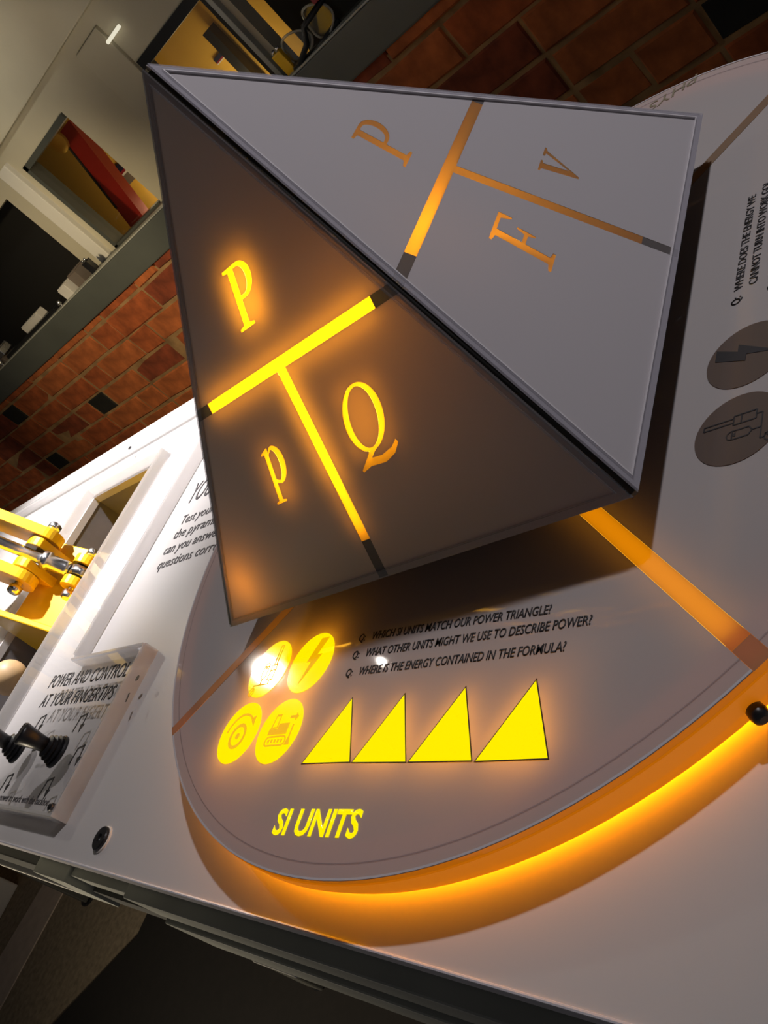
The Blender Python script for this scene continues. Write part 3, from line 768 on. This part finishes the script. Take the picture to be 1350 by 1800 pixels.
def sector_frame(a):
    a = math.radians(a + 90)
    return (Vector((0, 0, 0)), Vector((math.cos(a), math.sin(a), 0)), Vector((-math.sin(a), math.cos(a), 0)), up)
f0 = sector_frame(-90)
TRI = [[(-0.138, -0.806), (-0.003, -0.806), (-0.012, -0.686)], [(0.004, -0.806), (0.138, -0.806), (0.130, -0.686)], [(0.146, -0.808), (0.280, -0.808), (0.262, -0.686)], [(0.289, -0.809), (0.420, -0.809), (0.388, -0.686)]]
# the printed triangles lean the way the four faces of the pyramid unfold
TRI = [[(-0.138, -0.801), (-0.003, -0.804), (-0.060 + 0.045, -0.683)], TRI[1], TRI[2], TRI[3]]
TRI = [[(-0.138, -0.801), (-0.003, -0.803), (-0.060, -0.681)], [(0.005, -0.804), (0.138, -0.808), (0.082, -0.687)], [(0.146, -0.808), (0.280, -0.811), (0.224, -0.689)], [(0.289, -0.812), (0.420, -0.813), (0.366, -0.692)]]
def grow(t, k):
    cx_ = sum(p[0] for p in t) / 3; cy_ = sum(p[1] for p in t) / 3
    return [(cx_ + (p[0] - cx_) * k, cy_ + (p[1] - cy_) * k) for p in t]
for (ix, iy, fn) in IC:
    b = nb(); plate(b, [circ(ix, iy, IR, 48)], f0, 0.0003, 0.0012); o = put('picture_symbol', b, M_lit, disc, keep=True)
    bm = nb()
    for lp in fn():
        loops = lp if isinstance(lp[0], list) else [lp]
        plate(bm, [xf(q, IR, ix, iy) for q in loops], f0, 0.0014, 0.0020)
    put('pictogram', bm, M_inkamber, o, keep=True)
    b = nb(); plate(b, [circ(ix, iy, IR * 0.95, 32)], f0, -0.034, -0.028); put('symbol_light', b, M_guide, disc, keep=True)
M_broad = emission('broad_backlight', (1.0, 0.44, 0.03), 0.7)
b = nb(); plate(b, [rect(-0.50, -0.86, 0.46, -0.62)], f0, -0.060, -0.055); put('backlight_panel', b, M_broad, disc, keep=True)
b = nb(); plate(b, [rect(-0.44, -0.78, -0.20, -0.53)], f0, -0.052, -0.046); put('backlight_panel', b, emission('icon_backlight', (1.0, 0.42, 0.02), 6.0), disc, keep=True)
for t in TRI:
    b = nb(); plate(b, [grow(t, 1.045), t], f0, 0.0003, 0.0012); put('triangle_outline', b, M_outline, disc, keep=True)
    b = nb(); plate(b, [grow(t, 0.999)], f0, 0.0003, 0.0012); put('lit_triangle', b, M_lit, disc, keep=True)
    b = nb(); plate(b, [grow(t, 0.93)], f0, -0.034, -0.028); put('triangle_light', b, M_guide, disc, keep=True)
def disctext(s, a, x0, x1, y, cap, mat, bold=0.004, y1=None, name='lettering', shear=0.0):
    o, u, v, n = sector_frame(a)
    return text(name, s, u * x0 + v * y, u * (x1 - x0) + v * ((y1 if y1 is not None else y) - y), v * cap, up, mat, disc, bold, shear, 0.0003, 0.0009)
disctext('SI UNITS', -90, -0.150, 0.078, -0.929, 0.046, M_lit, 0.022)
b = nb(); plate(b, [rect(-0.14, -0.925, 0.07, -0.890)], f0, -0.034, -0.030); put('lettering_light', b, M_guidelow, disc, keep=True)
for q, s, x1, y, yb in (('Q:', 'WHICH SI UNITS MATCH OUR POWER TRIANGLE?', 0.361, -0.557, -0.578), ('Q:', 'WHAT OTHER UNITS MIGHT WE USE TO DESCRIBE POWER?', 0.443, -0.594, -0.611), ('Q:', 'WHERE IS THE ENERGY CONTAINED IN THE FORMULA?', 0.406, -0.632, -0.649)):
    disctext(q, -90, -0.108, -0.089, y, 0.0175, M_ink, 0.006, name='question_mark')
    disctext(s, -90, -0.070, x1, y, 0.0175, M_ink, 0.006, yb)
# next sector to the right: unlit
for q, s, x0, x1, y in (('Q:', 'WHERE DOES THE ENERGY WE', 0.014, 0.277, -0.606), ('', 'CANNOT TURN INTO WORK GO?', 0.014, 0.295, -0.632)):
    if q: disctext(q, 0, -0.022, -0.004, y, 0.0175, M_ink, 0.004, name='question_mark')
    disctext(s, 0, x0, x1, y, 0.0155, M_ink, 0.004)
disctext('Q:', 0, -0.022, -0.004, -0.668, 0.0175, M_ink, 0.004, name='question_mark')
f1 = sector_frame(0)
for k, (ix, iy, fn) in enumerate(IC):
    if k == 0: ix, iy = -0.312, -0.632
    if k == 1: ix, iy = -0.158, -0.632
    if k == 2: ix, iy = -0.312, -0.786
    if k == 3: ix, iy = -0.158, -0.786
    mb = M_ambdull if k == 0 else M_film
    b = nb(); plate(b, [circ(ix, iy, IR, 48)], f1, 0.0003, 0.0012)
    o = put('picture_symbol', b, [MATS['symbol_window']] if 'symbol_window' in MATS else [film('symbol_window', (0.15, 0.12, 0.105), 0.3, (0.9, 0.5, 0.15))], disc, keep=True)
    bm = nb()
    for lp in fn():
        loops = lp if isinstance(lp[0], list) else [lp]
        plate(bm, [xf(q, IR, ix, iy) for q in loops], f1, 0.0014, 0.0020)
    put('pictogram', bm, M_ink, o, keep=True)
disctext('PHYS', 90, -0.40, -0.27, -0.925, 0.040, M_inkfaint, 0.0)
for (kx, ky) in ((0.690, -0.757), (0.722, -0.722)):
    n_ = Vector((kx, ky, 0)).normalized()
    b = nb(); tube(b, [n_ * 0.985 + up * -0.046, n_ * 1.008 + up * -0.046, n_ * 1.016 + up * -0.046, n_ * 1.020 + up * -0.046], [0.010, 0.0125, 0.011, 0.006], 20)
    o = put('side_bolt', b, M_black, disc)
# support block that carries the pyramid above the disc
b = nb(); box(b, -0.22, 0.22, -0.22, 0.22, 0.001, 0.078); put('pyramid_support', b, M_dark, disc)

# ================================================================== PYRAMID
A = Vector((-0.4724, -0.5318, 0.0758)); B = Vector((0.5672, -0.4488, 0.0758)); C_ = Vector((0.4949, 0.5478, 0.0758)); D = A + C_ - B
AP = Vector((0.0239, 0.0207, 0.9067))
pyr = empty('formula_pyramid', (0.0113, 0.008, 0.0788), 'grey four sided pyramid with amber lit letters standing above the round disc', 'display')
SH = 0.22
def g_P(k, ox, oy):
    o = [(0, 0), (.42, 0), (.42, .045), (.29, .07), (.29, .44)] + circ(.40, .72, .30, 16, .28, -90, 90) + [(0, 1.0), (0, .955), (.13, .93), (.13, .07), (0, .045)]
    h = [(.29, .50)] + circ(.38, .72, .17, 14, .22, -90, 90) + [(.29, .94)]
    return [[xf(o, k, ox, oy, SH), xf(h, k, ox, oy, SH)]]
def g_p(k, ox, oy):
    o = [(0, -.5), (.46, -.5), (.46, -.45), (.31, -.42), (.31, .03)] + circ(.47, .49, .40, 16, .51, -85, 90) + [(.36, .95), (.31, .86), (.31, 1.0), (.27, 1.0), (0, .90), (0, .85), (.13, .86), (.13, -.42), (0, -.45)]
    h = [(.31, .14)] + circ(.43, .49, .22, 14, .42, -85, 85) + [(.31, .80)]
    return [[xf(o, k, ox, oy, SH), xf(h, k, ox, oy, SH)]]
def g_Q(k, ox, oy):
    o = circ(.43, .5, .42, 44, .5, -78, 258) + [(.27, -.06), (.09, -.21), (.11, -.245), (.30, -.20), (.62, -.235), (.84, -.17), (.96, -.04), (.92, .01), (.80, -.07), (.58, -.115), (.36, -.09), (.47, -.01)]
    h = circ(.43, .5, .29, 40, .45)
    return [[xf(o, k, ox, oy, SH), xf(h, k, ox, oy, SH)]]
def g_F(k, ox, oy):
    o = [(0, 0), (.40, 0), (.40, .045), (.28, .07), (.28, .47), (.46, .47), (.50, .36), (.54, .36), (.54, .66), (.50, .66), (.46, .53), (.28, .53), (.28, .94), (.54, .94), (.62, .78), (.67, .78), (.65, 1.0), (0, 1), (0, .955), (.13, .93), (.13, .07), (0, .045)]
    return [[xf(o, k, ox, oy, SH)]]
def g_v(k, ox, oy):
    o = [(0, 1), (.42, 1), (.42, .95), (.33, .93), (.54, .28), (.74, .93), (.62, .95), (.62, 1), (.95, 1), (.95, .95), (.86, .92), (.50, 0), (.43, 0), (.11, .93), (0, .95)]
    return [[xf(o, k, ox, oy, SH)]]
def inset_tri(pts, d):
    """triangle moved in by d on all sides"""
    P = [Vector(p) for p in pts]; out = []
    n = len(P)
    cen = sum(P, Vector((0, 0))) / 3
    L = []
    for i in range(n):
        a, b_ = P[i], P[(i + 1) % n]; dd = (b_ - a).normalized(); nn = Vector((-dd.y, dd.x))
        if (cen - a).dot(nn) < 0: nn = -nn
        L.append((a + nn * d, dd))
    for i in range(n):
        p, u = L[i - 1]; q, v = L[i]
        den = u.x * v.y - u.y * v.x
        t = ((q.x - p.x) * v.y - (q.y - p.y) * v.x) / den
        out.append(tuple(p + u * t))
    return out
def face_panel(a, b_, glyphs, lit, name='face_panel'):
    e_ = (b_ - a).normalized(); n = e_.cross(AP - a).normalized(); w = n.cross(e_)
    L = (b_ - a).length; au, av = (AP - a).dot(e_), (AP - a).dot(w)
    fr = (a, e_, w, n)
    k = 0.005
    tri = inset_tri([(0, 0), (L, 0), (au, av)], k)
    def ul(v): return au * v / av
    def ur(v): return L - (L - au) * v / av
    b0, b1 = 0.4155, 0.4365
    s0, s1 = (0.503, 0.526) if lit else (0.531, 0.552)
    def side_in(v): return (ul(v) + k * 1.14 + 0.0015, ur(v) - k * 1.14 - 0.0015)
    def barq(u0, u1): return [(u0, b0), (u1, b0), (u1, b1), (u0, b1)]
    l0, r0 = side_in(b0); l1, r1 = side_in(b1)
    bar = [(l0, b0), (s0, b0), (s0, k + 0.002), (s1, k + 0.002), (s1, b0), (r0, b0), (r1, b1), (l1, b1)]
    loops = [tri, bar]
    for g in glyphs:
        for lp in g: loops += lp
    bm = nb(); plate(bm, loops, fr, -0.018, 0.0, (0, 1))
    panel = put(name, bm, [M_filmp if lit else M_filmr, M_clear], pyr, keep=True)
    # letters
    for g in glyphs:
        bm = nb()
        for lp in g: plate(bm, lp, fr, -0.012, -0.0005, (0, 1))
        put('letter', bm, [M_amber, M_clear], panel, keep=True)
    # dividing bars: lit middle, unlit ends
    lu, ru, sv = (0.286, 0.766, 0.080) if lit else (0.300, 0.752, 0.072)
    def piece(nm, q, m):
        bb = nb(); plate(bb, [q], fr, -0.012, -0.0005, (0, 1)); put(nm, bb, [m, M_clear], panel, keep=True)
    piece('divider_bar', [(lu, b0), (s0, b0), (s0, sv), (s1, sv), (s1, b0), (ru, b0), (ru, b1), (lu, b1)], M_amber)
    piece('bar_end', [(l0, b0), (lu, b0), (lu, b1), (l1, b1)], M_dullgrey)
    piece('bar_end', [(ru, b0), (r0, b0), (r1, b1), (ru, b1)], M_dullgrey)
    piece('bar_end', [(s0, k + 0.002), (s1, k + 0.002), (s1, sv), (s0, sv)], M_dullgrey)
    # clear border band printed round the film
    t2 = inset_tri([(0, 0), (L, 0), (au, av)], k + 0.013); t3 = inset_tri([(0, 0), (L, 0), (au, av)], k + 0.0155)
    bm = nb(); plate(bm, [inset_tri([(0, 0), (L, 0), (au, av)], k + 0.001), t2], fr, 0.0003, 0.004); put('border_band', bm, M_clearband if lit else M_panelband, panel, keep=True)
    bm = nb(); plate(bm, [t2, t3], fr, 0.0003, 0.0045); put('border_line', bm, M_clearband if lit else M_panelline, panel, keep=True)
    return panel, fr, (s0, s1, b0, b1)
gl = [g_P(0.105, 0.464, 0.508), g_p(0.070, 0.346, 0.238), g_Q(0.114, 0.579, 0.218)]
pl, frl, q = face_panel(A, B, gl, True)
gr = [g_P(0.105, 0.498, 0.493), g_F(0.113, 0.378, 0.207), g_v(0.074, 0.609, 0.207)]
pr_, frr, q2 = face_panel(B, C_, gr, False)
face_panel(C_, D, [], True); face_panel(D, A, [], False)
# light guides behind the lit face
def guide(loops, mat, d=-0.028, th=0.006, fr=None, par=None):
    b = nb(); plate(b, loops, fr or frl, d - th, d, (0, 1)); put('light_guide', b, [mat, M_black], par or pl, keep=True)
for lp in g_P(0.105, 0.464, 0.508)[0][:1]: guide([xf([(0, 0), (.75, 0), (.75, 1), (0, 1)], 0.105, 0.464, 0.508, SH)], M_guidep)
guide([[(0.286, 0.412), (0.766, 0.412), (0.766, 0.440), (0.286, 0.440)]], M_guidep)
guide([[(0.498, 0.20), (0.531, 0.20), (0.531, 0.408), (0.498, 0.408)]], M_guidep)
guide([xf([(0, 0), (.85, 0), (.85, 1), (0, 1)], 0.114, 0.579, 0.218, SH)], M_guidemid)
guide([xf([(0, -.5), (.85, -.5), (.85, 1), (0, 1)], 0.070, 0.346, 0.238, SH)], M_guidemid)
guide([[(0.497, 0.10), (0.528, 0.10), (0.528, 0.20), (0.497, 0.20)]], M_guidemid)
# black corner bars between the panels, base plate added to block lamp spill
for p in (A, B, C_, D):
    bb = nb(); q_ = AP
    hd_ = (Vector((0.0113, 0.008, 0.0758)) - p); hd_.z = 0; hd_.normalize()
    tube(bb, [p + hd_ * 0.016 + up * 0.004, q_ - up * 0.024], 0.008, 8); put('corner_bar', bb, M_dark, pyr)
bb = nb()
cen = (A + B + C_ + D) / 4
pts = [cen + (p - cen) * 0.955 for p in (A, B, C_, D)]
vs0 = [bb.verts.new(p + up * 0.003) for p in pts]; vs1 = [bb.verts.new(p + up * 0.012) for p in pts]
bb.faces.new(vs0[::-1]); bb.faces.new(vs1)
for i in range(4): bb.faces.new((vs0[i], vs0[(i + 1) % 4], vs1[(i + 1) % 4], vs1[i]))
put('base_light_stop', bb, M_dark, pyr)
# lamps inside the pyramid
pw = frr[0] + frr[1] * 0.37 + frr[2] * 0.40 - frr[3] * 0.13
lamp('pyramid_lamp', W(*pw), 0.20, (1.0, 0.45, 0.03), 0.012)
lamp('pyramid_lamp_corner', W(-0.36, -0.43, 0.115), 0.14, (1.0, 0.45, 0.03), 0.012)

# ================================================================== spotlights over the gallery (seen as reflections)
def track_spot(x, y, z, target, label, br=0.11):
    e = empty('spotlight', (x, y, z), label, 'spotlight')
    p = Vector((x, y, z)); d = (Vector(target) - p).normalized()
    b = nb(); tube(b, [p - d * 0.55, p - d * 0.5, p - d * 0.02, p], [0.10, 0.19, 0.20, 0.20], 28, False); put('can', b, M_black, e)
    b = nb(); tube(b, [p - d * 0.52, p - d * 0.5], [0.16, 0.18], 28); put('back_cap', b, M_black, e)
    b = nb(); tube(b, [p - d * 0.12, p - d * 0.10], br, 24); put('bulb', b, MATS['bulb_glow'], e)
    b = nb(); tube(b, [p - d * 0.3, Vector((x - d.x * 0.3, y - d.y * 0.3, 9.4))], 0.03, 10); put('stem', b, M_black, e)
emission('bulb_glow', (1.0, 0.95, 0.85), 160.0)
track_spot(-5.45, 1.29, 2.645, (-0.392, -0.592, 0), 'black spotlight can hung above the left end of the table')
track_spot(-4.6, 1.59, 3.15, (0.009, -0.611, 0), 'black spotlight can hung nearer the middle of the table', 0.028)
e = empty('floor_box', (-9.6, -1.1, FLOOR), 'plain white box standing on the brown floor beyond the pale strip', 'box')
b = nb(); box(b, -10.2, -9.1, -1.35, -0.85, FLOOR, FLOOR + 0.30, 0.02); put('body', b, M_whiteobj, e)
b = nb(); box(b, -10.22, -9.08, -1.37, -0.83, FLOOR + 0.301, FLOOR + 0.36, 0.02); put('lid', b, M_whiteobj, e)
